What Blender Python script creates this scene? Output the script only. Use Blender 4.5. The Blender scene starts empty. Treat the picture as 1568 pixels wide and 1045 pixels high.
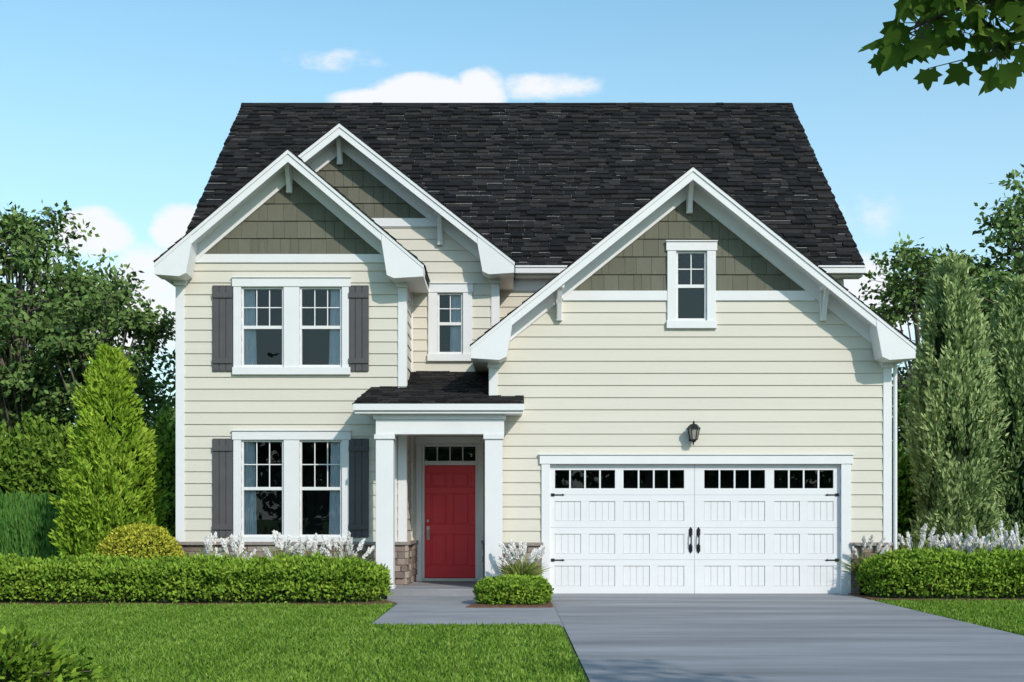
import bpy, math, random
import numpy as np
from mathutils import Vector
random.seed(5); rng=np.random.default_rng(11)
D0=20.97; EYE=1.33
def S(y): return 1900.0/(D0+y)
def fx(p,y): return (p-784)/S(y)
def fz(p,y): return EYE+(790-p)/S(y)
sc=bpy.context.scene
# ------------------------------------------------ materials
def nodes(name):
    m=bpy.data.materials.new(name); m.use_nodes=True
    nt=m.node_tree; return m,nt,nt.nodes['Principled BSDF']
def mk(name,c1,c2=None,rough=.6,scale=3,attr=0.0,bump=0,bscale=40,stretch=(1,1,1),spec=.3,metal=0,detail=5,c3=None):
    m,nt,b=nodes(name); N=nt.nodes;L=nt.links
    c2=c2 or tuple(x*.88 for x in c1)
    tc=N.new('ShaderNodeTexCoord'); mp=N.new('ShaderNodeMapping'); mp.inputs['Scale'].default_value=stretch
    L.new(tc.outputs['Object'],mp.inputs[0])
    n=N.new('ShaderNodeTexNoise'); n.inputs['Scale'].default_value=scale; n.inputs['Detail'].default_value=detail; n.inputs['Roughness'].default_value=.65
    L.new(mp.outputs[0],n.inputs['Vector'])
    mr=N.new('ShaderNodeMapRange'); mr.inputs[1].default_value=.3; mr.inputs[2].default_value=.7
    L.new(n.outputs[0],mr.inputs[0]); fac=mr.outputs[0]
    if attr>0:
        a=N.new('ShaderNodeAttribute'); a.attribute_name='v'
        mx=N.new('ShaderNodeMix'); mx.inputs[0].default_value=attr
        L.new(fac,mx.inputs[2]); L.new(a.outputs['Fac'],mx.inputs[3]); fac=mx.outputs[0]
    r=N.new('ShaderNodeValToRGB'); r.color_ramp.elements[0].color=(*c1,1); r.color_ramp.elements[1].color=(*c2,1)
    if c3:
        e=r.color_ramp.elements.new(.5); e.color=(*c3,1)
    L.new(fac,r.inputs[0]); L.new(r.outputs[0],b.inputs['Base Color'])
    b.inputs['Roughness'].default_value=rough; b.inputs['Specular IOR Level'].default_value=spec; b.inputs['Metallic'].default_value=metal
    if bump:
        n2=N.new('ShaderNodeTexNoise'); n2.inputs['Scale'].default_value=bscale; n2.inputs['Detail'].default_value=3
        L.new(mp.outputs[0],n2.inputs['Vector'])
        bp=N.new('ShaderNodeBump'); bp.inputs['Strength'].default_value=bump; bp.inputs['Distance'].default_value=.02
        L.new(n2.outputs[0],bp.inputs['Height']); L.new(bp.outputs[0],b.inputs['Normal'])
    return m
def leafmat(name,cd,cm,cl,trans=.0):
    m,nt,b=nodes(name);N=nt.nodes;L=nt.links
    a=N.new('ShaderNodeAttribute'); a.attribute_name='v'
    r=N.new('ShaderNodeValToRGB'); e=r.color_ramp.elements
    e[0].color=(*cd,1); e[1].color=(*cl,1); x=e.new(.5); x.color=(*cm,1)
    L.new(a.outputs['Fac'],r.inputs[0])
    N.remove(b); base=N.new('ShaderNodeBsdfDiffuse'); L.new(r.outputs[0],base.inputs[0]); out=base.outputs[0]
    if trans:
        t=N.new('ShaderNodeBsdfTranslucent'); L.new(r.outputs[0],t.inputs[0])
        mx=N.new('ShaderNodeMixShader'); mx.inputs[0].default_value=trans
        L.new(out,mx.inputs[1]); L.new(t.outputs[0],mx.inputs[2]); out=mx.outputs[0]
    L.new(out,N['Material Output'].inputs[0]); return m
M_side=mk('cream_lap_siding',(.70,.65,.555),(.645,.597,.507),.55,.9,attr=.4,bump=.12,bscale=25,stretch=(.25,1,6))
M_shake=mk('olive_shake',(.116,.112,.080),(.165,.160,.118),.7,4,attr=.55,bump=.3,bscale=60,stretch=(3,1,.4))
M_white=mk('white_trim',(.81,.795,.785),(.765,.75,.745),.45,2,bump=.04)
M_gar=mk('garage_door_white',(.81,.795,.795),(.77,.758,.76),.4,2,bump=.03)
M_roof=mk('asphalt_shingle',(.009,.0088,.0092),(.050,.043,.040),.9,9,attr=.68,bump=.6,bscale=120,c3=(.021,.0195,.0198),spec=.12)
M_stone=mk('ledge_stone',(.17,.125,.105),(.44,.385,.33),.85,7,attr=.75,bump=.7,bscale=30,c3=(.30,.23,.19))
M_cap=mk('stone_cap',(.34,.29,.26),(.25,.21,.19),.8,8,bump=.4)
M_mortar=mk('mortar',(.09,.075,.065))
M_shut=mk('shutter_charcoal',(.102,.095,.098),(.084,.078,.081),.6,3)
M_door=mk('red_door',(.80,.040,.056),(.72,.032,.047),.35,2,spec=.4)
M_black=mk('black_iron',(.012,.012,.012),(.02,.02,.02),.4,8)
M_nick=mk('brushed_nickel',(.6,.58,.55),(.5,.48,.45),.3,8,metal=1)
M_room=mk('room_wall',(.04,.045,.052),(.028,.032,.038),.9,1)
M_curt=mk('curtain',(.82,.85,.88),(.7,.75,.8),.9,2)
M_conc=mk('driveway_concrete',(.175,.174,.186),(.37,.362,.375),.85,.7,bump=.25,bscale=90,stretch=(.3,2.2,1),detail=10)
M_walk=mk('walk_concrete',(.21,.207,.218),(.36,.352,.365),.85,1.3,bump=.25,bscale=90,stretch=(.5,1.5,1),detail=9)
M_mulch=mk('mulch',(.09,.042,.024),(.24,.12,.07),.95,30,bump=1,bscale=50)
M_ground=mk('grass_ground',(.05,.10,.015),(.11,.18,.03),.95,1.2,bump=.8,bscale=60,detail=7)
M_bark=mk('bark',(.13,.11,.085),(.24,.20,.16),.9,8,bump=1,bscale=20,stretch=(1,1,.3))
M_core=mk('foliage_shade',(.014,.028,.008),(.025,.045,.012),.95,6)  # near-black green, paints the shade deep inside foliage
M_lampgl=mk('lantern_glass',(.35,.33,.28),(.3,.28,.25),.15,5,spec=.6)
def glass():
    m=bpy.data.materials.new('window_glass'); m.use_nodes=True; nt=m.node_tree; N=nt.nodes; N.clear()
    o=N.new('ShaderNodeOutputMaterial'); t=N.new('ShaderNodeBsdfTransparent'); t.inputs[0].default_value=(.86,.90,.92,1)
    g=N.new('ShaderNodeBsdfGlossy'); g.inputs['Roughness'].default_value=.005; g.inputs[0].default_value=(1,1,1,1)
    f=N.new('ShaderNodeFresnel'); f.inputs[0].default_value=1.55
    x=N.new('ShaderNodeMixShader'); L=nt.links
    L.new(f.outputs[0],x.inputs[0]);L.new(t.outputs[0],x.inputs[1]);L.new(g.outputs[0],x.inputs[2]);L.new(x.outputs[0],o.inputs[0]); return m
M_glass=glass()
# ------------------------------------------------ mesh builder
def empty(name,loc=(0,0,0)):
    e=bpy.data.objects.new(name,None); e.location=loc; sc.collection.objects.link(e); return e
class MB:
    def __init__(s): s.v=[];s.f=[];s.c=[]
    def face(s,pts,c=.5):
        k=len(s.v); s.v+=[tuple(p) for p in pts]; s.f.append(tuple(range(k,k+len(pts)))); s.c.append(c)
    def box(s,x0,x1,y0,y1,z0,z1,c=.5):
        k=len(s.v)
        s.v+=[(x0,y0,z0),(x1,y0,z0),(x1,y1,z0),(x0,y1,z0),(x0,y0,z1),(x1,y0,z1),(x1,y1,z1),(x0,y1,z1)]
        for f in ((0,3,2,1),(4,5,6,7),(0,1,5,4),(1,2,6,5),(2,3,7,6),(3,0,4,7)):
            s.f.append(tuple(k+i for i in f)); s.c.append(c)
    def prism(s,A,B,c=.5):
        k=len(s.v); n=len(A); s.v+=[tuple(p) for p in A]+[tuple(p) for p in B]
        s.f.append(tuple(k+i for i in range(n))); s.f.append(tuple(k+n+i for i in reversed(range(n)))); s.c+=[c,c]
        for i in range(n):
            j=(i+1)%n; s.f.append((k+i,k+n+i,k+n+j,k+j)); s.c.append(c)
    def pxz(s,pts,y0,y1): s.prism([(x,y0,z) for x,z in pts],[(x,y1,z) for x,z in pts])
    def pyz(s,pts,x0,x1): s.prism([(x0,y,z) for y,z in pts],[(x1,y,z) for y,z in pts])
    def tube(s,pts,rad,n=8,c=.5):
        k=len(s.v); pts=[Vector(p) for p in pts]
        for i,p in enumerate(pts):
            d=(pts[min(i+1,len(pts)-1)]-pts[max(i-1,0)]).normalized()
            a=d.cross(Vector((.3,.9,.1))).normalized(); b=d.cross(a)
            for j in range(n):
                t=2*math.pi*j/n; s.v.append(tuple(p+(a*math.cos(t)+b*math.sin(t))*rad[i]))
        for i in range(len(pts)-1):
            for j in range(n):
                s.f.append((k+i*n+j,k+i*n+(j+1)%n,k+(i+1)*n+(j+1)%n,k+(i+1)*n+j)); s.c.append(c)
        s.f.append(tuple(k+j for j in range(n))); s.f.append(tuple(k+(len(pts)-1)*n+j for j in range(n))); s.c+=[c,c]
    def done(s,name,mat,parent=None,bevel=0,smooth=False):
        me=bpy.data.meshes.new(name); me.from_pydata(s.v,[],s.f)
        a=me.attributes.new('v','FLOAT','FACE'); a.data.foreach_set('value',np.array(s.c,dtype=np.float32))
        me.materials.append(mat); 
        if smooth: me.polygons.foreach_set('use_smooth',[True]*len(me.polygons))
        o=bpy.data.objects.new(name,me); sc.collection.objects.link(o)
        if parent: o.parent=parent
        if bevel:
            b=o.modifiers.new('b','BEVEL'); b.width=bevel; b.segments=1; b.limit_method='ANGLE'
        return o
def area(p): return .5*sum(p[i][0]*p[(i+1)%len(p)][1]-p[(i+1)%len(p)][0]*p[i][1] for i in range(len(p)))
def clip(poly,out):
    for i in range(len(out)):
        a=out[i];b=out[(i+1)%len(out)]
        def side(p): return (b[0]-a[0])*(p[1]-a[1])-(b[1]-a[1])*(p[0]-a[0])
        r=[]
        for j in range(len(poly)):
            p=poly[j];q=poly[(j+1)%len(poly)];sp=side(p);sq=side(q)
            if sp>=0: r.append(p)
            if (sp>=0)!=(sq>=0):
                t=sp/(sp-sq); r.append((p[0]+t*(q[0]-p[0]),p[1]+t*(q[1]-p[1])))
        poly=r
        if len(poly)<3: return []
    return poly if abs(area(poly))>1e-5 else []
def subrects(x0,x1,z0,z1,ops):
    zs=sorted({z0,z1}|{z for o in ops for z in (o[2],o[3]) if z0<z<z1}); out=[]
    for a,b in zip(zs,zs[1:]):
        m=(a+b)/2; iv=[(x0,x1)]
        for o in ops:
            if o[2]<m<o[3]:
                n=[]
                for p,q in iv:
                    if o[1]<=p or o[0]>=q: n.append((p,q)); continue
                    if o[0]>p: n.append((p,o[0]))
                    if o[1]<q: n.append((o[1],q))
                iv=n
        out+=[(p,q,a,b) for p,q in iv]
    return out
def pieces(mb,out,ops,row,M,th,wid=None,gap=.004,jit=0,zj=0,z0=None,flat=False,rowvar=0,pj=.6):
    xs=[p[0] for p in out]; zs=[p[1] for p in out]; X0,X1=min(xs),max(xs); z=min(zs) if z0 is None else z0
    R=random.Random(len(mb.v)+3)
    while z<max(zs):
        h=row*(1+R.uniform(-rowvar,rowvar)); cr=R.random()
        if wid is None: cells=[(X0,X1,cr,0,0)]
        else:
            cells=[];x=X0-R.uniform(0,wid[1])
            while x<X1:
                w=R.uniform(*wid); cells.append((x+gap,x+w-gap,R.random(),R.uniform(.4,1)*jit*(R.random()<pj),R.uniform(0,zj))); x+=w
        for a,b,c,j,zz in cells:
            g=gap if flat else 0
            for q in subrects(a,b,z+zz+g,z+h-g,ops):
                P=clip([(q[0],q[2]),(q[1],q[2]),(q[1],q[3]),(q[0],q[3])],out)
                if not P: continue
                dd=[(th+j) if flat else (th*(1-(p[1]-z)/h)+.003+j) for p in P]
                T=[M(p[0],p[1],d) for p,d in zip(P,dd)]
                mb.face(T,c)
                for i in range(len(P)):
                    k=(i+1)%len(P)
                    mb.face([T[i],T[k],M(P[k][0],P[k][1],-.004),M(P[i][0],P[i][1],-.004)],c)
        z+=h
def front(y): return lambda u,z,d:(u,y-d,z)
def sidex(x,s): return lambda u,z,d:(x+s*d,u,z)
house=empty('suburban_house')
side=MB();shake=MB();white=MB();roof=MB();stone=MB();cap=MB();mort=MB()
LAP=.205; LT=.020
# ------------------------------------------------ gable roofs
RW=.16
def gable_roof(xa,za,hl,hr,sl,yf,yb,wy,wl,wr,fh=.21):
    xl,xr=xa-hl,xa+hr; zl,zr=za-hl*sl,za-hr*sl
    def z(x): return za-abs(x-xa)*sl
    t=.13
    white.pxz([(xl,zl),(xl,zl-t),(xa,za-t),(xa,za-.001)],yf,yb); white.pxz([(xa,za-.001),(xa,za-t),(xr,zr-t),(xr,zr)],yf,yb)
    white.pxz([(xl-.004,zl-.012),(xl-.004,zl-fh),(xa,za-fh),(xr+.004,zr-fh),(xr+.004,zr-.012),(xa,za-.008)],yf-.03,yf+.002)
    white.pxz([(xl-.02,zl-.016),(xl-.02,zl-.085),(xa,za-.075),(xr+.02,zr-.085),(xr+.02,zr-.016),(xa,za-.004)],yf-.05,yf-.028)
    white.pxz([(wl,z(wl)-.1),(wl,z(wl)-.38),(xa,za-.38),(wr,z(wr)-.38),(wr,z(wr)-.1),(xa,za-.1)],wy-.047,wy+.01)
    for e,w,s in ((xl,wl,1),(xr,wr,-1)):
        ze=z(e)
        white.pxz([(e,ze-.03),(e,ze-.20),(w,ze-.20),(w,z(w)-.06)],yf+.004,yb)
        white.pxz([(e-s*.012,ze-.02),(e-s*.012,ze-.215),(w+s*.15,ze-.245),(w+s*.27,ze-.19),(w+s*.36,z(w+s*.36)-.215),(w+s*.36,z(w+s*.36)-.03)],yf-.04,wy-.05)
        white.pxz([(w-s*.05,ze-.19),(w-s*.05,ze-.32),(w+s*.14,ze-.32),(w+s*.20,ze-.19)],wy-.075,wy-.0)
    c=math.cos(math.atan(sl)); sn=math.sin(math.atan(sl))
    Ll=hl/c; Lr=hr/c
    pieces(roof,[(yf-.06,-.03),(yb,-.03),(yb,Ll),(yf-.06,Ll)],[],RW,lambda u,q,d:(xl+q*c-d*sn,u,zl+q*sn+d*c+.004),.012,(.18,.42),.003,.014,.01)
    pieces(roof,[(yf-.06,-.03),(yb,-.03),(yb,Lr),(yf-.06,Lr)],[],RW,lambda u,q,d:(xr-q*c+d*sn,u,zr+q*sn+d*c+.004),.012,(.18,.42),.003,.014,.01)
def bracket(x,ztop,wy,out,h,w=.10):
    white.box(x-w/2,x+w/2,wy-.10,wy-.012,ztop-h,ztop)
    white.box(x-w/2-.025,x+w/2+.025,wy-out,wy-.014,ztop-.005,ztop+.085)
    white.pyz([(wy-.07,ztop-h+.05),(wy-.10,ztop-h+.0),(wy-out*.55,ztop-h*.45),(wy-out+.03,ztop),(wy-out+.14,ztop),(wy-out*.45,ztop-h*.38)],x-w/2+.012,x+w/2-.012)
GY=0.0;WY=.6;MY=1.8;BY=3.1
gxa=2.99;gza=7.09;gsl=.805
gL,gR=-.36,6.38
gable_roof(gxa,gza,3.66,3.66,gsl,-.45,4.3,GY,gL,gR)
wxa=-3.81;wza=7.555;wsl=.85;wL,wR=-5.81,-1.86
gable_roof(wxa,wza,2.25,2.29,wsl,.15,1.82,WY,wL,wR)
mxa=-3.10;mza=8.38;msl=.79;mL,mR=-5.8,-.262
gable_roof(mxa,mza,2.95,3.13,msl,1.35,5.6,MY,mL,mR)
def gout(xa,za,sl,l,r,z0,z1,off=.12):
    P=[(l,z0),(r,z0),(r,20),(l,20)]
    P=clip(P,[(xa-30,za-off-30*sl),(xa+30,za-off-30*sl),(xa,za-off)])
    return clip(P,[(-50,z0),(50,z0),(50,z1),(-50,z1)])
BASE=.87
def op(y,a,b,t,bt): return (fx(a,y),fx(b,y),fz(bt,y),fz(t,y))
W_up=[op(WY,370,435,440,563),op(WY,459,524,440,563)]
W_lo=[op(WY,370,435,674,823),op(WY,459,524,674,823)]
W_mid=op(MY,670,709,449,543)
W_gar=op(GY,1035,1082,385,492)
G_door=(fx(842,0),fx(1287,0),-.1,fz(711,0))
F_door=(fx(646,MY),fx(732,MY),.1,fz(680,MY))
gb0,gb1=fz(461,0),fz(446,0)
SW=(.10,.30)
pieces(side,gout(gxa,gza,gsl,gL,gR,BASE,gb0+.02),[W_gar,G_door],LAP,front(GY),LT)
pieces(shake,gout(gxa,gza,gsl,gL,gR,gb1-.02,9),[W_gar],.30,front(GY),.02,SW,.0022,.004,.0)
k=(gza-.25-gb1)/gsl
white.box(gxa-k,W_gar[0]-.1,-.04,.01,gb0,gb1); white.box(W_gar[1]+.1,gxa+k,-.04,.01,gb0,gb1)
wb0,wb1=fz(403,WY),fz(390,WY)
pieces(side,gout(wxa,wza,wsl,wL,wR,BASE,wb0+.02),W_up+W_lo,LAP,front(WY),LT)
pieces(shake,gout(wxa,wza,wsl,wL,wR,wb1-.02,9),[],.30,front(WY),.02,SW,.0022,.004)
white.box(wL+.12,wR-.12,WY-.04,WY+.01,wb0,wb1)
mb0,mb1=fz(348,MY),fz(335,MY)
pieces(side,gout(mxa,mza,msl,-3.2,mR,BASE,mb0+.02),[W_mid,F_door],LAP,front(MY),LT)
pieces(shake,gout(mxa,mza,msl,-5.6,mR,mb1-.02,9),[],.30,front(MY),.02,SW,.0022,.004)
white.box(-5.0,-1.25,MY-.04,MY+.01,mb0,mb1)
EZ=6.105;RZ=11.27;EY=2.78;RY=9.0;XL,XR=-6.49,6.73
pieces(side,[(-1.0,3),(6.42,3),(6.42,6.1),(-1,6.1)],[],LAP,front(BY),LT,z0=BASE+10*LAP)
msr=(RZ-EZ)/(RY-EY)
ped=[(BY,BASE),(14.9,BASE),(14.9,6.25),(RY,RZ-.12),(BY,6.25)]
pieces(side,ped,[],LAP,sidex(6.42,1),LT)
pieces(side,ped,[],LAP,sidex(-6.2,-1),LT)
pieces(side,[(0,BASE),(3.1,BASE),(3.1,4.1),(0,4.1)],[],LAP,sidex(gR,1),LT)
pieces(side,[(0,BASE),(3.1,BASE),(3.1,4.1),(0,4.1)],[],LAP,sidex(gL,-1),LT)
pieces(side,[(WY,BASE),(3.1,BASE),(3.1,5.6),(WY,5.6)],[],LAP,sidex(wL,-1),LT)
pieces(side,[(WY,BASE),(1.8,BASE),(1.8,5.6),(WY,5.6)],[],LAP,sidex(wR,1),LT)
pieces(side,[(MY,3),(3.1,3),(3.1,6.0),(MY,6.0)],[],LAP,sidex(mR,1),LT,z0=BASE+10*LAP)
side.box(-6.19,6.41,14.8,14.95,0,6.2)
ca=math.cos(math.atan(msr));sa=math.sin(math.atan(msr));ML=(RY-EY)/ca
pieces(roof,[(XL-.03,-.04),(XR+.03,-.04),(XR+.03,ML),(XL-.03,ML)],[],.195,lambda u,q,d:(u,EY+q*ca-d*sa,EZ+q*sa+d*ca),.020,(.14,.42),.003,.034,.03,pj=.5)
roof.face([(XL-.03,RY,RZ),(XR+.03,RY,RZ),(XR+.03,RY+6.25,EZ),(XL-.03,RY+6.25,EZ)])
roof.pyz([(RY-.16,RZ-.10),(RY,RZ+.035),(RY+.16,RZ-.10)],XL-.035,XR+.035)
white.pyz([(EY,EZ-.01),(RY,RZ-.01),(RY,RZ-.16),(EY,EZ-.16)],XL,XR)
white.pyz([(RY,RZ-.01),(15.2,EZ-.01),(15.2,EZ-.16),(RY,RZ-.16)],XL,XR)
white.box(XL+.005,XR-.005,EY+.02,BY+.005,EZ-.19,EZ-.1)
white.box(XL,XR+.01,EY-.11,EY-.005,EZ-.15,EZ-.005)
white.box(XL+.01,XR,EY-.13,EY-.112,EZ-.045,EZ-.008)
white.box(mR,6.41,BY-.04,BY,EZ-.42,EZ-.19)
def corner(x0,x1,y,z0,z1,p=.036): white.box(x0,x1,y-p,y+.01,z0,z1)
corner(gL-.03,gL+.115,GY,3.3,gza-(gxa-gL)*gsl-.3); white.box(gL-.034,gL,.012,.13,3.3,3.95)
corner(gR-.115,gR+.03,GY,BASE,gza-(gR-gxa)*gsl-.3); white.box(gR,gR+.034,.012,.13,BASE,3.95)
corner(wL-.03,wL+.12,WY,BASE,5.5); white.box(wL-.034,wL,WY+.012,WY+.13,BASE,5.4)
corner(wR-.12,wR+.03,WY,BASE,5.5); white.box(wR,wR+.034,WY+.012,WY+.13,BASE,5.4)
corner(mR-.12,mR+.03,MY,3.6,5.75); white.box(mR,mR+.034,MY+.012,MY+.13,3.9,5.6)
white.box(wR+.002,wR+.05,MY-.045,MY-.028,BASE,5.9)
white.tube([(gR+.09,-.02,4.0),(gR+.09,-.02,.25)],[.035,.035],8)
bracket(gxa,fz(283,0),GY,.42,.50); bracket(fx(856,0),fz(447,0),GY,.42,.50); bracket(fx(1259,0),fz(447,0),GY,.42,.50)
bracket(fx(444,WY),fz(255,WY),WY,.42,.48); bracket(fx(521,MY),fz(212,MY),MY,.42,.50); bracket(fx(674,MY),fz(335,MY),MY,.42,.50)
# ------------------------------------------------ windows
room=MB();curt=MB();gl=MB();lites=MB()
def sash(o,y,cols,rows,curtain=None,mid=True):
    x0,x1,z0,z1=o; f=.035
    lites.box(x0,x0+f,y-.006,y+.09,z0,z1);lites.box(x1-f,x1,y-.006,y+.09,z0,z1)
    lites.box(x0+f,x1-f,y-.005,y+.09,z0,z0+f+.01);lites.box(x0+f,x1-f,y-.005,y+.09,z1-f,z1)
    zm=(z0+z1)/2
    if mid: lites.box(x0+f,x1-f,y+.005,y+.06,zm-.028,zm+.028)
    za=zm+.028 if mid else z0+f+.01
    for i in range(1,cols):
        x=x0+f+(x1-x0-2*f)*i/cols; lites.box(x-.009,x+.009,y+.022,y+.038,za,z1-f)
    for i in range(1,rows):
        z=za+(z1-f-za)*i/rows; lites.box(x0+f,x1-f,y+.0235,y+.0365,z-.009,z+.009)
    for a,b in (((za,z1-f),.04),((z0+f,zm-.028),.052)) if mid else (((za,z1-f),.04),):
        gl.face([(x0+f,y+b,a[0]),(x1-f,y+b,a[0]),(x1-f,y+b,a[1]),(x0+f,y+b,a[1])])
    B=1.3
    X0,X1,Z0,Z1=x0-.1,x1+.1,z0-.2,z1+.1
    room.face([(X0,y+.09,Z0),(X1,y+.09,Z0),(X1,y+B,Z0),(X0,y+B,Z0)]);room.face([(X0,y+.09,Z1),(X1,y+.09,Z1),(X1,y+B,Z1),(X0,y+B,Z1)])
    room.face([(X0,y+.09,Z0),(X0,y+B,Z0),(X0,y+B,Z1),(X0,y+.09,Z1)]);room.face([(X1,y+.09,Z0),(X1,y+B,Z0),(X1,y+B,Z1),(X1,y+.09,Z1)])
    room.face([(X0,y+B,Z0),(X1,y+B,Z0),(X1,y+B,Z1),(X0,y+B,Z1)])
    if curtain:
        for sdd in curtain:
            n=30; w=.19
            for i in range(n):
                def pt(i,z):
                    t=i/n; ww=w*(1+.2*(z1-z)/(z1-z0))
                    xx=(x0+.02+t*ww) if sdd=='l' else (x1-.02-t*ww)
                    return (xx,y+.10+.014*math.sin(i*1.45),z)
                curt.face([pt(i,z0),pt(i+1,z0),pt(i+1,z1),pt(i,z1)])
def trim(ops,y,w=.135,hd=.15,sl=.13):
    x0=min(o[0] for o in ops);x1=max(o[1] for o in ops);z0,z1=ops[0][2],ops[0][3]
    white.box(x0-w,x0,y-.05,y+.02,z0,z1);white.box(x1,x1+w,y-.05,y+.02,z0,z1)
    white.box(x0-w-.02,x1+w+.02,y-.062,y+.02,z1,z1+hd); white.box(x0-w-.03,x1+w+.03,y-.085,y-.03,z1+hd,z1+hd+.02)
    white.box(x0-w-.015,x1+w+.015,y-.075,y+.02,z0-sl,z0)
    if len(ops)==2: white.box(ops[0][1],ops[1][0],y-.048,y+.02,z0,z1)
for ops in (W_up,W_lo):
    trim(ops,WY); sash(ops[0],WY,3,2,'l'); sash(ops[1],WY,3,2,'r')
trim([W_mid],MY,.17,.16,.13); sash(W_mid,MY,2,2,'r')
trim([W_gar],GY,.15,.15,.13); sash(W_gar,GY,2,2)
sh=MB()
for a,b in ((326,357),(534,565)):
    for t,bt in ((438,569),(672,823)):
        x0,x1=fx(a,WY),fx(b,WY);z0,z1=fz(bt,WY),fz(t,WY)
        n=3;w=(x1-x0)/n
        for i in range(n): sh.box(x0+i*w+.005,x0+(i+1)*w-.005,WY-.052,WY-.026,z0,z1)
        sh.box(x0,x1,WY-.035,WY-.0215,z0,z1)
        for zz in (z0+.13,z1-.22): sh.box(x0+.003,x1-.003,WY-.075,WY-.052,zz,zz+.09)
sh.done('shutters',M_shut,house,.004)
# ------------------------------------------------ stone base
def stonewall(a,b,M,z1=BASE-.05):
    mort.face([M(a,-.1,.012),M(b,-.1,.012),M(b,z1,.012),M(a,z1,.012)])
    pieces(stone,[(a,-.1),(b,-.1),(b,z1),(a,z1)],[],.115,M,.035,(.12,.42),.004,.035,0,flat=True)
    P=[M(a-.02,z1,.0),M(b+.02,z1,.0),M(b+.02,z1,.095),M(a-.02,z1,.095)]
    cap.prism(P,[(p[0],p[1],p[2]+.06) for p in P])
stonewall(gL+.0,fx(830,0),front(GY)); stonewall(fx(1302,0),gR,front(GY)); stonewall(wL,wR,front(WY))
stonewall(wR,F_door[0]-.08,front(MY)); stonewall(F_door[1]+.08,gL,front(MY))
stonewall(WY,MY-.07,sidex(wR,1)); stonewall(0,MY-.07,sidex(gL,-1)); stonewall(0,3.1,sidex(gR,1)); stonewall(WY,3.1,sidex(wL,-1))
mort.box(6.0,6.42,3.1,14.8,-.1,BASE); mort.box(-6.2,-5.9,3.1,14.8,-.1,BASE)
# ------------------------------------------------ garage door
gd=MB(); x0,x1,z0,z1=fx(842,0),fx(1287,0),.012,fz(711,0)
white.box(fx(829,0),x0,-.05,.10,.0,z1);white.box(x1,fx(1302,0),-.05,.10,.0,z1)
white.box(fx(828,0)-.02,fx(1303,0)+.02,-.062,.10,z1,z1+.15); white.box(fx(828,0)-.04,fx(1303,0)+.04,-.085,-.03,z1+.15,z1+.172)
cols=[(850,942),(955,1048),(1079,1172),(1186,1277)]
rowsZ=[(fz(898,0),fz(867,0)),(fz(848,0),fz(818,0)),(fz(798,0),fz(768,0)),(fz(748,0),fz(720,0))]
ys=.035
zc=z0
for a,b in rowsZ:
    gd.box(x0,x1,ys,ys+.05,zc,a); zc=b
gd.box(x0,x1,ys,ys+.05,zc,z1)
for ri,(a,b) in enumerate(rowsZ):
    cl=[]
    for p,q in cols:
        P,Q=fx(p,0),fx(q,0)
        if ri<3:
            m=(P+Q)/2; cl+=[(P,m-.07),(m+.07,Q)]
        else: cl.append((P,Q))
    cx=x0
    for P,Q in cl:
        gd.box(cx,P,ys+.001,ys+.05,a,b); cx=Q
        n=4;w=(Q-P)/n
        if ri<3:
            gd.box(P,Q,ys+.024,ys+.034,a,b)
            for i in range(n): gd.box(P+i*w+.0045,P+(i+1)*w-.0045,ys+.015,ys+.0239,a+.005,b-.005)
        else:
            for i in range(1,n): gd.box(P+i*w-.014,P+i*w+.014,ys+.004,ys+.03,a,b)
            gl.face([(P,ys+.022,a),(Q,ys+.022,a),(Q,ys+.022,b),(P,ys+.022,b)])
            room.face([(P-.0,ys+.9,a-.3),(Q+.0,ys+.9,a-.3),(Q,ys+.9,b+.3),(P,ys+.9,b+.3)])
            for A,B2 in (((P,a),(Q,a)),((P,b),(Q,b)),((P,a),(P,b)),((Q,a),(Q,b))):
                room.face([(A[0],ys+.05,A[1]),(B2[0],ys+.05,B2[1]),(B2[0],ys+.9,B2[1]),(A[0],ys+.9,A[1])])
    gd.box(cx,x1,ys+.001,ys+.05,a,b)
gd.done('garage_door',M_gar,house,.002)
seam=MB()
sx=fx(1064,0); seam.box(sx-.004,sx+.004,ys-.002,ys+.01,z0,z1)
for a in (fz(857.5,0),fz(808,0),fz(758,0)): seam.box(x0,x1,ys-.0015,ys+.01,a-.0025,a+.0025)
seam.done('garage_door_seams',mk('seam_grey',(.42,.42,.43)),house)
hw=MB()
for zz in (fz(758,0),fz(858,0)):
    for xs,s in ((x0,1),(x1,-1)):
        a,b=sorted((xs+s*.02,xs+s*.08)); hw.box(a,b,ys-.012,ys-.002,zz-.025,zz+.025)
        a,b=sorted((xs+s*.08,xs+s*.21)); hw.box(a,b,ys-.012,ys-.002,zz-.010,zz+.010)
        e=xs+s*.21; hw.pxz([(e,zz-.02),(e+s*.045,zz),(e,zz+.02)],ys-.012,ys-.002)
for xc in (fx(1058,0),fx(1070,0)):
    hw.tube([(xc,ys-.01,fz(843,0)),(xc,ys-.06,fz(836,0)),(xc,ys-.065,fz(828,0)),(xc,ys-.06,fz(820,0)),(xc,ys-.01,fz(812,0))],[.012]*5)
    for p in (815,840): hw.pxz([(xc-.03,fz(p+4,0)),(xc,fz(p+8,0)),(xc+.03,fz(p+4,0)),(xc+.03,fz(p-4,0)),(xc,fz(p-8,0)),(xc-.03,fz(p-4,0))],ys-.014,ys-.002)
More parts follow.
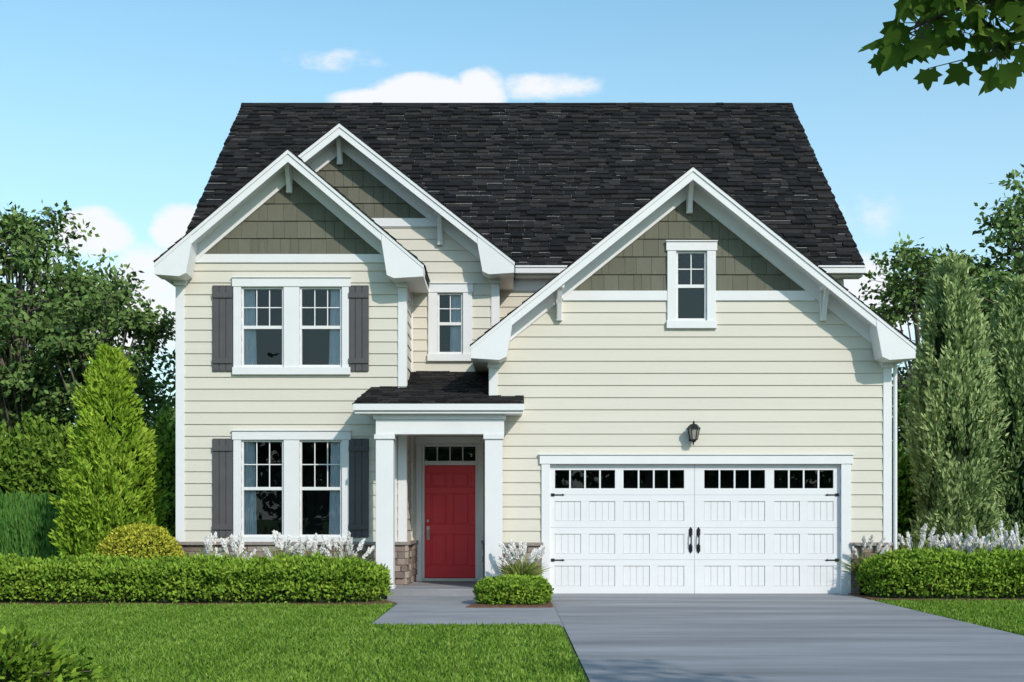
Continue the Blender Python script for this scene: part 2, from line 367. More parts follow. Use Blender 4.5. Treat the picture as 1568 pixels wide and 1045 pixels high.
# ------------------------------------------------ wall lantern
lx=fx(1060,0)
hw.pxz([(lx-.06,fz(676,0)),(lx+.06,fz(676,0)),(lx+.06,fz(652,0)),(lx-.06,fz(652,0))],-.04,-.02)
hw.tube([(lx,-.03,fz(672,0)),(lx,-.12,fz(682,0)),(lx,-.17,fz(678,0)),(lx,-.17,fz(673,0))],[.011]*4)
def frus(mb,cx,cy,za,zb,ra,rb,n=6):
    A=[(cx+ra*math.cos(i*2*math.pi/n),cy+ra*math.sin(i*2*math.pi/n),za) for i in range(n)]
    B=[(cx+rb*math.cos(i*2*math.pi/n),cy+rb*math.sin(i*2*math.pi/n),zb) for i in range(n)]
    mb.prism(A,B)
ly=-.17
frus(hw,lx,ly,fz(678,0),fz(674,0),.03,.06)
frus(hw,lx,ly,fz(658,0),fz(651,0),.125,.055); frus(hw,lx,ly,fz(651,0),fz(646,0),.022,.012)
for i in range(6):
    t=i*math.pi/3; hw.tube([(lx+.06*math.cos(t),ly+.06*math.sin(t),fz(675,0)),(lx+.10*math.cos(t),ly+.10*math.sin(t),fz(658,0))],[.008,.008],5)
lg=MB(); frus(lg,lx,ly,fz(674,0),fz(658,0),.054,.092); lg.done('lantern_glass',M_lampgl,house)
hw.done('iron_hardware_and_lantern',M_black,house)
# ------------------------------------------------ porch
pz=3.17
psl=.34; pc=math.cos(math.atan(psl)); ps=math.sin(math.atan(psl))
def PM(u,q,d): return (u,-.54+q*pc-d*ps,pz+q*ps+d*pc)
L1=.54/pc;L2=1.14/pc;L3=2.34/pc
pieces(roof,[(-2.63,-.03),(.20,-.03),(.20,L1),(-2.55,L1)],[],.15,PM,.013,(.14,.36),.003,.014,.01)
pieces(roof,[(-2.55,L1),(-.37,L1),(-.37,L2),(-2.45,L2)],[],.15,PM,.013,(.14,.36),.003,.014,.01)
pieces(roof,[(-1.9,L2),(-.37,L2),(-.37,L3),(-1.9,L3)],[],.15,PM,.013,(.14,.36),.003,.014,.01)
white.pyz([(-.5,3.02),(-.5,pz-.01),(-.005,pz+.5*psl-.01),(-.005,3.02)],-2.55,.17)
white.pyz([(-.005,3.02),(-.005,pz+.5*psl-.01),(WY-.06,pz+1.08*psl-.01),(WY-.06,3.02)],-2.46,-.37)
white.box(-1.85,-.37,WY-.06,MY-.03,3.02,3.1)
white.box(-2.59,.18,-.56,-.5,3.01,3.165)
white.box(-2.61,.20,-.60,-.562,3.06,3.168)
white.box(-2.30,-.10,-.43,-.10,2.93,3.019)
white.box(-2.26,-.13,-.40,-.12,2.68,2.929)
white.box(-2.22,-2.0,-.12,WY-.05,2.68,2.929)
for xc in (-2.115,-.305):
    white.box(xc-.145,xc+.145,-.395,-.115,.03,2.679)
    white.box(xc-.17,xc+.17,-.425,-.09,2.60,2.678)
    white.box(xc-.16,xc+.16,-.412,-.10,.02,.17)
white.box(wR-.30,wR-.14,WY-.06,WY-.0,BASE,2.9)
# ------------------------------------------------ front door
a0,a1,b0,b1=F_door
white.box(a0-.10,a0,MY-.05,MY+.08,.12,b1);white.box(a1,a1+.10,MY-.05,MY+.08,.12,b1);white.box(a0-.12,a1+.12,MY-.06,MY+.08,b1,b1+.13)
d0,d1,dz0,dz1=fx(650,MY),fx(728,MY),.19,fz(713,MY)
white.box(a0,d0,MY+.0,MY+.1,.12,b1);white.box(d1,a1,MY+.0,MY+.1,.12,b1)
white.box(d0,d1,MY+.0,MY+.1,dz1+.005,fz(706,MY)); white.box(d0,d1,MY+.0,MY+.1,fz(684,MY),b1)
tz0,tz1=fz(706,MY),fz(684,MY)
for i in range(1,4):
    x=d0+(d1-d0)*i/4; white.box(x-.01,x+.01,MY+.02,MY+.05,tz0,tz1)
gl.face([(d0,MY+.05,tz0),(d1,MY+.05,tz0),(d1,MY+.05,tz1),(d0,MY+.05,tz1)])
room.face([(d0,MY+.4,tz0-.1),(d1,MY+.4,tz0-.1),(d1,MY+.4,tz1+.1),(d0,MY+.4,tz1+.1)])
dr=MB(); dy=MY+.04
dr.box(d0,d1,dy+.02,dy+.05,dz0,dz1)
cw=.115; xm=(d0+d1)/2
zr=[dz0,dz0+.22,dz0+.80,dz0+.98,dz0+1.55,dz0+1.66,dz1-.13,dz1]
for i in (0,2,4,6): dr.box(d0,d1,dy,dy+.0199,zr[i],zr[i+1])
for i in (1,3,5):
    for p,q in ((d0,d0+cw),(xm-.055,xm+.055),(d1-cw,d1)): dr.box(p,q,dy+.0005,dy+.0199,zr[i],zr[i+1])
    for p,q in ((d0+cw+.03,xm-.055-.03),(xm+.055+.03,d1-cw-.03)): dr.box(p,q,dy+.006,dy+.0199,zr[i]+.03,zr[i+1]-.03)
dr.done('front_door',M_door,house,.005)
hd=MB(); kx=d0+.065
hd.box(kx-.025,kx+.025,dy-.01,dy-.0005,dz0+.70,dz0+.95)
hd.tube([(kx,dy-.01,dz0+.72),(kx,dy-.05,dz0+.75),(kx,dy-.055,dz0+.83),(kx,dy-.01,dz0+.89)],[.01]*4)
frus(hd,kx,dy-.02,dz0+1.02,dz0+1.07,.028,.028,12)
hd.box(d0-.02,d1+.02,MY-.03,MY+.09,.125,.185)
hd.done('door_handle_and_threshold',M_nick,house,.002)
pf=MB(); pf.box(-2.32,-.40,-.5,MY+.1,-.1,.12); pf.done('porch_floor',M_walk,house,.01)
side.done('lap_siding',M_side,house); shake.done('gable_shakes',M_shake,house)
white.done('white_trim',M_white,house,.004); roof.done('roof_shingles',M_roof,house)
stone.done('stone_wainscot',M_stone,house); cap.done('stone_cap',M_cap,house,.006); mort.done('foundation',M_mortar,house)
room.done('room_interiors',M_room,house);curt.done('curtains',M_curt,house,smooth=True);gl.done('window_glass',M_glass,house);lites.done('window_sashes',M_white,house,.002)
# ------------------------------------------------ ground
g=MB(); g.face([(-500,-400,0),(500,-400,0),(500,900,0),(-500,900,0)]); g.done('ground',M_ground)
DL,DR=.62,5.62
d=MB(); d.face([(DL,-30,.012),(DR,-30,.012),(DR,.08,.012),(DL,.08,.012)]); d.done('driveway',M_conc)
w=MB()
w.face([(-1.72,-5.75,.008),(-1.5,-5.93,.008),(.35,-5.95,.008),(.55,-6.05,.008),(.63,-6.3,.008),(.63,-.01,.008),(-2.3,-.01,.008),(-2.3,-.8,.008),(-1.72,-2.3,.008)])
w.done('walkway',M_walk)
def bed(pts,z=.02):
    b=MB(); n=len(pts); b.face([(x,y,z) for x,y in pts]); 
    for i in range(n):
        j=(i+1)%n; b.face([(pts[i][0],pts[i][1],z),(pts[j][0],pts[j][1],z),(pts[j][0],pts[j][1],-.02),(pts[i][0],pts[i][1],-.02)])
    return b.done('mulch_bed',M_mulch)
bed([(-.66,-3.15),(.59,-3.1),(.60,-.02),(-.40,-.02),(-.46,-2.2)],.03)
bed([(-22,-2.75),(-1.95,-2.6),(-1.76,-2.2),(-2.33,-.8),(-2.33,.58),(-22,.58)])
bed([(5.66,-1.35),(6.3,-1.75),(22,-2.0),(22,.9),(5.66,.9)])
# ------------------------------------------------ foliage
def nrm(a): return a/np.maximum(np.linalg.norm(a,axis=1,keepdims=True),1e-9)
def leaves(name,C,D,Lg,Wd,V,mat,parent,Nrm=None):
    N=len(C); D=nrm(D)
    Nr=rng.normal(size=(N,3)) if Nrm is None else nrm(Nrm)+rng.normal(size=(N,3))*.5
    Sd=nrm(np.cross(D,Nr)); Lg=np.broadcast_to(Lg,(N,))[:,None]; Wd=np.broadcast_to(Wd,(N,))[:,None]
    co=np.empty((N,4,3),dtype=np.float32)
    co[:,0]=C; co[:,1]=C+D*Lg*.45+Sd*Wd*.5; co[:,2]=C+D*Lg; co[:,3]=C+D*Lg*.45-Sd*Wd*.5
    me=bpy.data.meshes.new(name); me.vertices.add(4*N); me.vertices.foreach_set('co',co.ravel())
    me.loops.add(4*N); me.loops.foreach_set('vertex_index',np.arange(4*N,dtype=np.int32))
    me.polygons.add(N); me.polygons.foreach_set('loop_start',np.arange(0,4*N,4,dtype=np.int32))
    me.update(calc_edges=True)
    a=me.attributes.new('v','FLOAT','FACE'); a.data.foreach_set('value',np.clip(V,0,1).astype(np.float32))
    me.materials.append(mat); o=bpy.data.objects.new(name,me); sc.collection.objects.link(o)
    if parent: o.parent=parent
    return o
L_oak=leafmat('broadleaf_dark',(.050,.085,.025),(.11,.18,.052),(.24,.34,.11))
L_hedge=leafmat('boxwood_leaf',(.05,.10,.012),(.16,.27,.030),(.33,.45,.06))
L_thuja=leafmat('arborvitae_leaf',(.08,.16,.015),(.20,.34,.028),(.37,.50,.06))
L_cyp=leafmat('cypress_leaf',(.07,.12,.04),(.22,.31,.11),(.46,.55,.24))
L_yel=leafmat('golden_shrub_leaf',(.20,.22,.02),(.42,.42,.045),(.60,.57,.08))
L_dk=leafmat('laurel_leaf',(.05,.10,.015),(.12,.21,.028),(.25,.36,.06))
L_grs=leafmat('grass_blade',(.055,.12,.014),(.13,.235,.028),(.28,.39,.08))
L_bl=leafmat('ornamental_blade',(.11,.17,.03),(.22,.28,.06),(.34,.38,.12))
L_pl=leafmat('white_plume',(.74,.70,.65),(.86,.83,.80),(.89,.87,.85))
L_map=leafmat('maple_leaf',(.05,.10,.015),(.10,.18,.028),(.19,.29,.045),.42)
L_up=leafmat('upright_shrub_leaf',(.03,.10,.02),(.07,.18,.035),(.14,.28,.06))
def wob(a,b,s=1.0):
    return (np.sin(a*2.1*s+1.3)+np.sin(b*2.7*s+.4)+np.sin((a+b)*4.3*s+2.)*.6+np.sin((a-b)*7.1*s)*.4)/3
def tree(name,x,y,H,R,z0,ncl=60,lpc=500,leaf=.15,mat=None,seed=0,lean=0):
    rg=np.random.default_rng(seed); e=empty(name,(x,y,0)); b=MB(); mat=mat or L_oak
    tr=.02*H+.03; tp=[(lean*t*t+.1*math.sin(t*5+seed),.08*math.cos(t*4+seed),t*H*.82) for t in np.linspace(0,1,9)]
    b.tube(tp,[tr*(1-.88*t) for t in np.linspace(0,1,9)],8)
    C=[];D=[];V=[];NN=[]
    zc=(z0+H)/2; rz=(H-z0)/2
    for i in range(ncl):
        u=nrm(rg.normal(size=(1,3)))[0]; rr=rg.uniform(.3,1)**.55
        prof=1-.3*max(0,u[2])
        c=np.array([lean*.6+u[0]*R*rr*prof,u[1]*R*rr*prof,zc+u[2]*rz*rr*.92])
        c[:2]*= .85+.25*rg.random()
        k=int(np.clip((c[2]/H-.2)*8,1,7)); st=np.array(tp[k]); mid=(st+c)/2+np.array([0,0,-.08*R])
        r0=tr*.28; b.tube([tuple(st),tuple(mid),tuple(c)],[r0,r0*.55,.012],5)
        cl=rg.uniform(.32,.62)*R*.44; base=rg.random()
        n=int(lpc*(cl/(R*.21))**1.3*.42)
        m=8; sub=c+rg.normal(size=(m,3))*cl*np.array([.9,.9,.42]); 
        for s in sub[:4]: b.tube([tuple(c),tuple(s)],[.014,.006],4)
        idx=rg.integers(0,m,n); q=rg.normal(size=(n,3)); p=sub[idx]+q*cl*np.array([.29,.29,.16])
        C.append(p); D.append(nrm(q)+rg.normal(size=(n,3))*.6+np.array([0,0,-.2])); V.append(base*.35+.45*rg.random(n)+.12*np.clip(q[:,2]+.8,0,2)); NN.append(nrm(q)*.6+nrm(p-c)*.5)
    C=np.concatenate(C);D=np.concatenate(D);V=np.concatenate(V);NN=np.concatenate(NN)
    b.done('trunk_and_limbs',M_bark,e)
    out=NN+nrm(C-np.array([0,0,zc]))*.5+np.array([0,-.3,.6])
    leaves('leaves',C,D,leaf*rg.uniform(.7,1.3,len(C)),leaf*.68,V,mat,e,out)
    return e
tree('deciduous_tree',-14.2,15,10.9,3.0,2.6,85,520,.19,seed=1)
tree('deciduous_tree',-11.3,13.5,8.9,2.0,2.2,52,400,.17,seed=2,lean=.2)
tree('deciduous_tree',-18.8,18,11.5,3.4,3.0,70,440,.22,seed=3)
tree('deciduous_tree',12.3,16,10.2,2.0,2.6,60,400,.18,seed=4)
tree('deciduous_tree',15.2,15.5,11.4,2.5,2.8,70,460,.19,seed=5)
tree('deciduous_tree',19.0,17,11.8,3.1,3.0,60,440,.21,seed=6)
tree('deciduous_tree',-13.8,27,6.4,2.6,1.5,50,380,.22,seed=8)
tree('deciduous_tree',18.5,26,8,3.4,2,50,380,.24,seed=9)
e=empty('distant_trees')
C=[];V=[];NN=[]
for i in range(165):
    bk=i>=95
    cx=rng.uniform(-55,55); cy=rng.uniform(45,58) if not bk else rng.uniform(-74,-64)
    h=rng.uniform(4,7) if not bk else rng.uniform(8,13)
    n=480; u=nrm(rng.normal(size=(n,3))); p=u*np.array([2.8,2.4,h*.5])*rng.uniform(.6,1,(n,1))
    p*= (1+.22*wob(u[:,0]*3+i,u[:,2]*3+i,1.3))[:,None]
    C.append(p+np.array([cx,cy,h*.52])); V.append(rng.random()*.5+rng.random(n)*.5); NN.append(u+np.array([0,0,.4]))
C=np.concatenate(C);V=np.concatenate(V)
leaves('tree_mass_foliage',C,rng.normal(size=C.shape),.7,.55,V,L_oak,e,np.concatenate(NN))
def hedge(name,x0,x1,y0,y1,h,n,leaf,mat,up=.35,wv=.07,asp=.55,seed=0,endr=.45):
    rg=np.random.default_rng(seed+50); e=empty(name,((x0+x1)/2,(y0+y1)/2,0)); cx=(x0+x1)/2
    ry=(y1-y0)/2
    def surf(u,th,sc_):
        en=np.minimum(u-x0,x1-u); k=np.where(en<endr,np.sqrt(np.clip(1-(1-en/endr)**2,0.02,1)),1)
        cs=np.cos(th);sn=np.sin(th)
        s=sc_*(1+wv*wob(u*1.2,th*2,1.5)+wv*.6*wob(u*5,th*6,1.2))
        return np.stack([u-cx,np.sign(cs)*np.abs(cs)**.5*ry*s*k,np.abs(sn)**.55*h*s*(.55+.45*k)],1)
    u=rg.uniform(x0,x1,n); th=rg.uniform(0.02,math.pi-.02,n)+0
    th=np.where(rg.random(n)<.35,rg.uniform(1.3,math.pi-.01,n),th)
    sc_=rg.uniform(.84,1.06,n)+(rg.random(n)<.06)*rg.random(n)*.07
    P=surf(u,th,sc_)
    P[:,0]+=rg.normal(size=n)*.02
    out=np.stack([np.zeros(n),np.cos(th),np.sin(th)+.1],1)
    en=np.minimum(u-x0,x1-u)<endr; out[:,0]=np.where(en,np.sign(u-cx)*.8,0)
    Dd=nrm(out)*.7+rg.normal(size=(n,3))*.6+np.array([0,0,up])
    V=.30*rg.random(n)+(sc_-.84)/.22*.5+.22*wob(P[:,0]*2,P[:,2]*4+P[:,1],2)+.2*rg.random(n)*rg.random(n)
    leaves('leaves',P,Dd,leaf*rg.uniform(.7,1.3,n),leaf*asp,V,mat,e,out)
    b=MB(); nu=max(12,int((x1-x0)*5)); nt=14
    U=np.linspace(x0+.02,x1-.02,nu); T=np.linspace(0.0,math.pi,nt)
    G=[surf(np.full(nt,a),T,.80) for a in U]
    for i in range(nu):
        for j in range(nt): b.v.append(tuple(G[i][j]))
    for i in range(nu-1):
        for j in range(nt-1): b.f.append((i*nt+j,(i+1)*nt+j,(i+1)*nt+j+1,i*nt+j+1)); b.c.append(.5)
    b.done('shade_core',M_core,e); return e  # solid dark hull, stands in for shade between the leaves
hedge('hedge',-14,-1.95,-2.4,-.75,.60,58000,.068,L_hedge,seed=1,wv=.13,endr=.6)
hedge('hedge',5.72,14,-1.45,.1,.67,40000,.068,L_hedge,seed=2,wv=.13,endr=.6)
hedge('shrub',-.52,.56,-2.85,-1.8,.36,6500,.058,L_hedge,seed=3,endr=.3,wv=.12)
hedge('tall_hedge',-20,-7.6,8.6,10.6,3.15,45000,.17,L_dk,seed=4,wv=.15)
hedge('tall_hedge',7.9,20,7.6,9.4,2.7,38000,.16,L_dk,seed=5,wv=.15)
hedge('upright_shrub',-12.5,-8.75,3.6,4.8,1.5,20000,.18,L_up,up=3.5,asp=.2,seed=6,wv=.06,endr=.2)
def conifer(name,x,y,H,R,mat,K,lp,leaf,seed,weep=False,z0=.05):
    rg=np.random.default_rng(seed+90); e=empty(name,(x,y,0))
    def prof(h):
        if weep: return np.where(h<.3,.74+.87*h,np.clip(1.0-((h-.3)/.7)**2.6,0,1)**.8)
        return np.where(h<.12,.75+2.1*h,np.clip((1-h)/.88,0,1)**.75)
    nbig=64 if weep else 60
    bh=rg.random(nbig); ba=rg.uniform(0,2*math.pi,nbig); br=rg.uniform(.82 if weep else .86,1.18,nbig)
    ib=rg.integers(0,nbig,K)
    h=np.clip(bh[ib]+rg.normal(size=K)*(.06 if weep else .04),0,.995); a=ba[ib]+rg.normal(size=K)*(.14 if weep else .22)
    mix=rg.random(K)<.25; h=np.where(mix,rg.random(K)**1.1,h); a=np.where(mix,rg.uniform(0,2*math.pi,K),a)
    lump=np.where(mix,.82,br[ib])
    r=prof(h)*R*lump*rg.uniform(.84,1.04,K)
    base=np.stack([r*np.cos(a),r*np.sin(a),z0+h*(H-z0)*.97],1)
    outv=np.stack([np.cos(a),np.sin(a),np.zeros(K)],1)
    ax=nrm(outv*.35+np.array([0,0,1.0])+rg.normal(size=(K,3))*.18)
    tl=leaf*4.5*(rg.uniform(.6,1.3,K))*(.6+.4*(1-h))
    t=rg.random((K,lp))
    P=base[:,None]+ax[:,None]*(t*tl[:,None])[...,None]+rg.normal(size=(K,lp,3))*(leaf*.6*(1.1-t))[...,None]
    if weep: P[...,2]-= (rg.random((K,lp))**2)*.25
    Dd=ax[:,None]+rg.normal(size=(K,lp,3))*.34+outv[:,None]*.25
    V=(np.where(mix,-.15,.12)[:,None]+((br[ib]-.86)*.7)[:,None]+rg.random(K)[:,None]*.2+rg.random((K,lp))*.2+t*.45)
    n=K*lp; N_=np.repeat(outv+np.array([0,-.3,.5]),lp,0)
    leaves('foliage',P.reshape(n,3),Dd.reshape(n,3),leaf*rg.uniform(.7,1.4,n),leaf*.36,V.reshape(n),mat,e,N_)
    b=MB(); hs=np.linspace(0,.90,14); b.tube([(0,0,z0+q*(H-z0)) for q in hs],[float(prof(np.array(q)))*R*.62+.01 for q in hs],14); b.done('shade_core',M_core,e)  # added dark core blocks see-through, its colour painted as inner shade
    b=MB(); b.tube([(0,0,-.05),(0,0,H*.5)],[.09,.04]); b.done('trunk',M_bark,e)
conifer('arborvitae',fx(168,1.4),1.4,4.15,.84,L_thuja,1400,28,.11,1)
conifer('cypress_tree',fx(1458,2.4),2.4,6.05,.62,L_cyp,1500,28,.12,2,True)
conifer('cypress_tree',fx(1560,2.5),2.5,5.65,.60,L_cyp,1500,28,.12,3,True)
conifer('cypress_tree',11.6,3.9,6.0,.8,L_cyp,1000,26,.135,4,True)
def ball(name,x,y,z,r,n,leaf,mat,seed):
    rg=np.random.default_rng(seed+300); e=empty(name,(x,y,0)); u=nrm(rg.normal(size=(n,3)))
    s=r*(1+.05*wob(u[:,0]*4,u[:,2]*4,1.5))*rg.uniform(.86,1.03,n)
    P=u*s[:,None]*np.array([1.08,1.08,.95])+np.array([0,0,z]); k=P[:,2]>.02
    leaves('leaves',P[k],(u*.8+rg.normal(size=(n,3))*.6+np.array([0,0,.4]))[k],leaf,leaf*.6,(rg.random(n))[k],mat,e,u[k])
    b=MB(); T=np.linspace(-1,1,12); b.tube([(0,0,z+r*.86*t) for t in T],[r*.88*math.sqrt(max(.001,1-t*t)) for t in T],16); b.done('shade_core',M_core,e)  # solid dark ball behind the leaves, shade put into its colour
ball('golden_round_shrub',fx(214,.0),.0,.56,.64,12000,.055,L_yel,1)
def fgrass(x,y,r,h,n,seed):
    rg=np.random.default_rng(seed+700); e=empty('flowering_grass',(x,y,0))
    nb=420; a=rg.uniform(0,2*math.pi,nb); t=rg.uniform(.1,1,nb); lean=t*.9
    C=np.stack([np.cos(a)*r*.15*t,np.sin(a)*r*.15*t,np.full(nb,.02)],1)
    d1=np.stack([np.cos(a)*lean*.5,np.sin(a)*lean*.5,np.ones(nb)],1); L1=h*.55*rg.uniform(.7,1.1,nb)
    C2=C+nrm(d1)*(L1*.85)[:,None]; d2=np.stack([np.cos(a)*lean*1.5,np.sin(a)*lean*1.5,.55+rg.normal(size=nb)*.2],1)
    leaves('blades',np.concatenate([C,C2]),np.concatenate([d1,d2]),np.concatenate([L1,L1*.7]),.016,rg.random(2*nb),L_bl,e)
    Cs=[];Ds=[];b=MB()
    for i in range(n):
        a=rg.uniform(0,2*math.pi); q=rg.uniform(0,1)**.6; H=h*rg.uniform(.66,1.0)*(1-.15*q)
        tip=np.array([math.cos(a)*r*q,math.sin(a)*r*q,H]); dr_=nrm((tip+np.array([tip[0]*.8,tip[1]*.8,0])-np.array([0,0,.1]))[None])[0]
        L=rg.uniform(.17,.26); b.tube([(0,0,.02),tuple(tip*.6),tuple(tip)],[.004,.004,.003],4)
        m=170; tt=rg.random(m); p=tip+dr_*(tt*L)[:,None]-dr_*.03+rg.normal(size=(m,3))*(.015*np.sin(.35+tt*2.6))[:,None]
        Cs.append(p);Ds.append(dr_+rg.normal(size=(m,3))*.3)
    b.done('stems',L_bl,e)
    C=np.concatenate(Cs); n_=len(C); leaves('plumes',C,np.concatenate(Ds),.048,.02,rg.random(len(C)),L_pl,e,np.tile(np.array([[.2,-1,.6]]),(n_,1)))
i=0
for px,y,r,h in ((322,-.45,.22,.94),(362,-.5,.2,.90),(432,-.45,.3,1.0),(478,-.4,.25,.93),(528,-.45,.33,.90),
                 (798,-.8,.34,.80),(1325,-.0,.3,.90),(1352,.4,.28,.94),(1402,.3,.35,1.08),(1462,.4,.3,.92),(1490,.3,.35,1.04),(1530,.4,.35,1.06),(1562,.3,.3,1.04),(1600,.4,.3,1.0)):
    i+=1; fgrass(fx(px,y),y,r,h,13 if y>-.7 else 20,i)
def inview(x,y,m=.6): return np.abs(x)<(784/1900)*(D0+y)*1.06+m
n=400000
x=rng.uniform(-11,11,n); y=-11.9+ (rng.random(n)**1.2)*10.6
left=((x<-1.74)&(y<-2.62+.08*np.sin(x*3)))|((x<.58)&(y<-5.97))
right=(x>5.64)&(y<-1.6-.02*(x-5))
k=(left|right)&inview(x,y); x=x[k];y=y[k];n=len(x)
C=np.stack([x,y,np.full(n,-.002)],1)
patch=wob(x*1.5,y*1.5,1.1)*.4+wob(x*5,y*7,1)*.4+wob(x*13,y*17,1)*.4
Dd=np.stack([rng.normal(size=n)*.55,rng.normal(size=n)*.55,np.ones(n)],1)
leaves('lawn_grass',C,Dd,.044*rng.uniform(.5,1.5,n)*(1+.35*patch),.011+.005*rng.random(n),.65*rng.random(n)+.2+.34*patch,L_grs,None)
# foreground shrub bottom left
rg=np.random.default_rng(77); e=empty('foreground_shrub',(-4.3,-11.2,0)); N=3200
u=nrm(rg.normal(size=(N,3))); u[:,2]=np.abs(u[:,2]); P=u*rg.uniform(.5,1,(N,1))*np.array([.98,.5,.40])*(1+.25*wob(u[:,0]*5,u[:,1]*5,1.3))[:,None]
leaves('leaves',P,u+rg.normal(size=(N,3))*.5+np.array([0,0,.3]),.095,.045,rg.random(N)*.8,L_hedge,e,u+np.array([0,0,.6]))
b=MB()
for i in range(0,N,40): b.tube([(0,0,0),tuple(P[i]*.5),tuple(P[i])],[.01,.006,.003],4)
b.done('stems',M_bark,e)
# maple tree at the right of the driveway entrance, one branch reaches over
e=empty('maple_tree',(4.13,-16.3,0)); b=MB()
b.tube([(0,0,-.05),(.03,0,1.2),(0,.03,2.4),(-.05,0,3.6),(.05,.05,5.0)],[.14,.12,.10,.08,.03],10)
rg=np.random.default_rng(31)
def mleaf(mb,c,d,n,s,v):
    d=d.normalized(); sd=d.cross(n).normalized(); nn=sd.cross(d)
    pr=[(0,0),(.10,.04),(.32,-.06),(.34,.12),(.60,.32),(.40,.42),(.40,.62),(.19,.60),(.13,.82),(0,1.0)]
    pts=pr+[(-a,b_) for a,b_ in reversed(pr[1:-1])]
    mb.face([c+sd*(a*s)+d*(b_*s)+nn*(-.35*abs(a)*s*abs(a)) for a,b_ in pts],v)
ml=MB()
def twig(p0,p1,nl,sp,r=.014):
    p0=Vector(p0);p1=Vector(p1); mid=(p0+p1)/2+Vector((0,0,.08)); b.tube([p0,mid,p1],[r,r*.7,r*.25],5)
    for i in range(nl):
        t=rg.uniform(.15,1.05); base=p0.lerp(p1,t)+Vector((0,0,.24*t*(1-t))); c=base+Vector(rg.normal(size=3)*sp*np.array([1,1,.6]))
        b.tube([base,c],[.003,.002],3)
        dd=Vector((rg.normal()*.6-.15,rg.normal()*.4,-.75+rg.normal()*.35)); nn=Vector((rg.normal()*.45,-.8+rg.normal()*.4,.5))
        mleaf(ml,c,dd,nn,rg.uniform(.075,.135),rg.random())
twig((-.04,0,3.2),(-2.4,0,3.30),38,.11,.03)
twig((-1.8,0,3.27),(-2.83,-.07,3.36),52,.08)
twig((-1.9,0,3.25),(-2.30,.07,3.10),40,.09)
twig((-2.1,0,3.25),(-2.62,.07,3.18),40,.08)
twig((-1.4,0,3.27),(-2.5,-.14,3.38),46,.10)
for i in range(5):
    a=rg.uniform(-1.2,1.2); z=rg.uniform(3.2,4.8); q=rg.uniform(.7,1.4)
    twig((0,0,z),(math.cos(a)*q,math.sin(a)*q,z+.4),45,.2)
ml.done('leaves',L_map,e); b.done('trunk_and_branches',M_bark,e)
# ------------------------------------------------ light
az=math.radians(148); el=math.radians(33)
dsun=Vector((math.sin(az)*math.cos(el),math.cos(az)*math.cos(el),math.sin(el)))
sd=bpy.data.lights.new('sun','SUN'); sd.energy=2.95; sd.angle=math.radians(.9); sd.color=(1,.93,.85)
so=bpy.data.objects.new('sun',sd); so.rotation_euler=dsun.to_track_quat('Z','Y').to_euler(); so.location=dsun*60; sc.collection.objects.link(so)
wd=bpy.data.worlds.new('World'); sc.world=wd; wd.use_nodes=True; nt=wd.node_tree; N=nt.nodes; L=nt.links
bg=N['Background']; bg.inputs[1].default_value=.143
sky=N.new('ShaderNodeTexSky'); sky.sky_type='NISHITA'; sky.sun_disc=False; sky.sun_elevation=el; sky.sun_rotation=az; sky.air_density=1.0; sky.dust_density=.4; sky.ozone_density=2.0
tc=N.new('ShaderNodeTexCoord'); sp=N.new('ShaderNodeSeparateXYZ'); L.new(tc.outputs['Generated'],sp.inputs[0])
def mth(op,a,b=None,c=None,cl=False):
    m=N.new('ShaderNodeMath'); m.operation=op; m.use_clamp=cl
    for i,q in enumerate((a,b,c)):
        if q is None: continue
        if isinstance(q,(int,float)): m.inputs[i].default_value=q
        else: L.new(q,m.inputs[i])
    return m.outputs[0]
tint=N.new('ShaderNodeMix'); tint.data_type='RGBA'; tint.blend_type='MULTIPLY'; tint.inputs[0].default_value=1
L.new(sky.outputs[0],tint.inputs[6]); tint.inputs[7].default_value=(1.30,1.64,1.45,1)
hz=mth('MULTIPLY',mth('POWER',mth('SUBTRACT',1,mth('DIVIDE',mth('ABSOLUTE',sp.outputs[2]),.42),cl=True),1.2),.85)
hm=N.new('ShaderNodeMix'); hm.data_type='RGBA'; L.new(hz,hm.inputs[0]); L.new(tint.outputs[2],hm.inputs[6]); hm.inputs[7].default_value=(4.6,5.5,6.3,1)
yy=mth('MAXIMUM',mth('ABSOLUTE',sp.outputs[1]),.05)
U=mth('DIVIDE',sp.outputs[0],yy); Vv=mth('DIVIDE',sp.outputs[2],yy)
mask=None
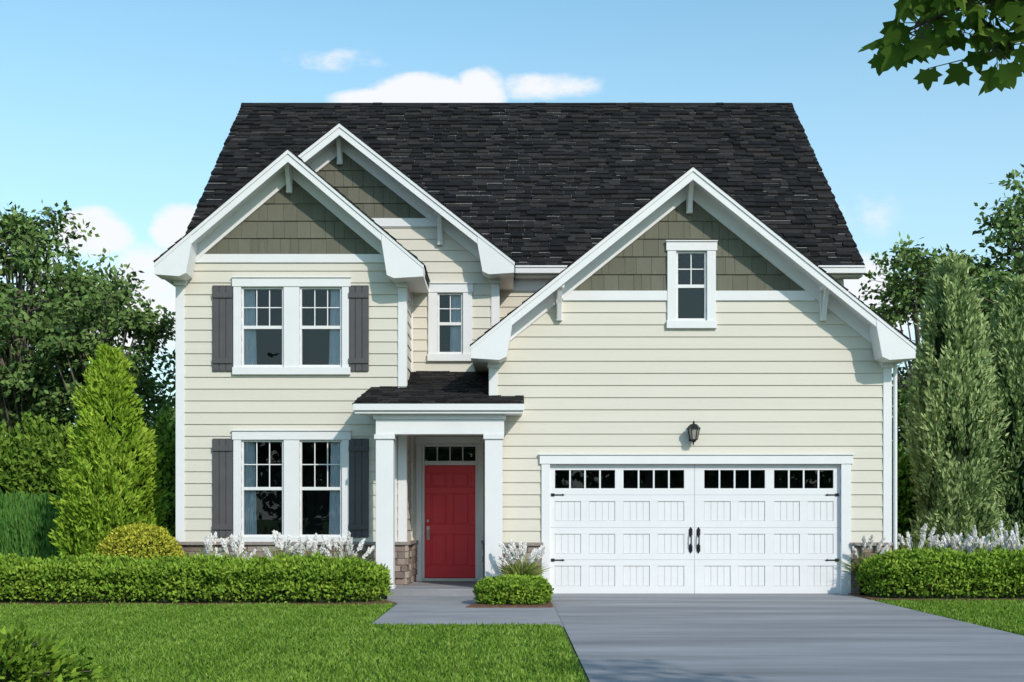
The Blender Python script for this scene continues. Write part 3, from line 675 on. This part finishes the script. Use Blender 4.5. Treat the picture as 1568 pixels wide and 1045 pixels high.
for px,pyy,rx,rz,amp in ((735,140,50,46,1.5),(655,150,120,44,1.5),(575,155,90,26,1.3),(835,132,120,26,.9),(520,92,130,26,.5),(140,360,75,50,1.4),(205,470,150,110,1.3),(50,440,120,110,.9),(280,350,60,48,1.35),(1340,460,130,90,.9),(1500,520,160,110,.8),(1200,330,300,60,.35)):
    a=(px-784)/1900; b_=(790-pyy)/1900
    q=mth('ADD',mth('POWER',mth('DIVIDE',mth('SUBTRACT',U,a),rx/1900),2),mth('POWER',mth('DIVIDE',mth('SUBTRACT',Vv,b_),rz/1900),2))
    q=mth('MULTIPLY',mth('SUBTRACT',1,q,cl=True),amp)
    mask=q if mask is None else mth('MAXIMUM',mask,q)
cb=N.new('ShaderNodeCombineXYZ'); L.new(U,cb.inputs[0]); L.new(mth('MULTIPLY',Vv,1.5),cb.inputs[1])
nz=N.new('ShaderNodeTexNoise'); nz.inputs['Scale'].default_value=19; nz.inputs['Detail'].default_value=7; nz.inputs['Roughness'].default_value=.6; L.new(cb.outputs[0],nz.inputs['Vector'])
dn=mth('ADD',mask,mth('MULTIPLY',mth('SUBTRACT',nz.outputs[0],.5),2.4))
mr=N.new('ShaderNodeMapRange'); mr.interpolation_type='SMOOTHSTEP'; mr.inputs[1].default_value=.15; mr.inputs[2].default_value=1.05; L.new(dn,mr.inputs[0])
edge=mth('MULTIPLY',mask,3.0,cl=True)
cf=mth('MULTIPLY',mth('MULTIPLY',mr.outputs[0],edge),.97)
mx=N.new('ShaderNodeMix'); mx.data_type='RGBA'; L.new(cf,mx.inputs[0]); L.new(hm.outputs[2],mx.inputs[6]); mx.inputs[7].default_value=(6.7,6.8,7.0,1)
L.new(mx.outputs[2],bg.inputs[0])
# ------------------------------------------------ camera
cd=bpy.data.cameras.new('camera'); co=bpy.data.objects.new('camera',cd); sc.collection.objects.link(co); sc.camera=co
cd.sensor_width=36; cd.lens=36*1900/1568; cd.shift_y=(790-522.5)/1568; cd.clip_end=2000
co.location=(0,-D0,EYE); co.rotation_euler=(math.radians(90),0,0)
sc.view_settings.view_transform='Standard'; sc.view_settings.look='None'; sc.view_settings.exposure=0
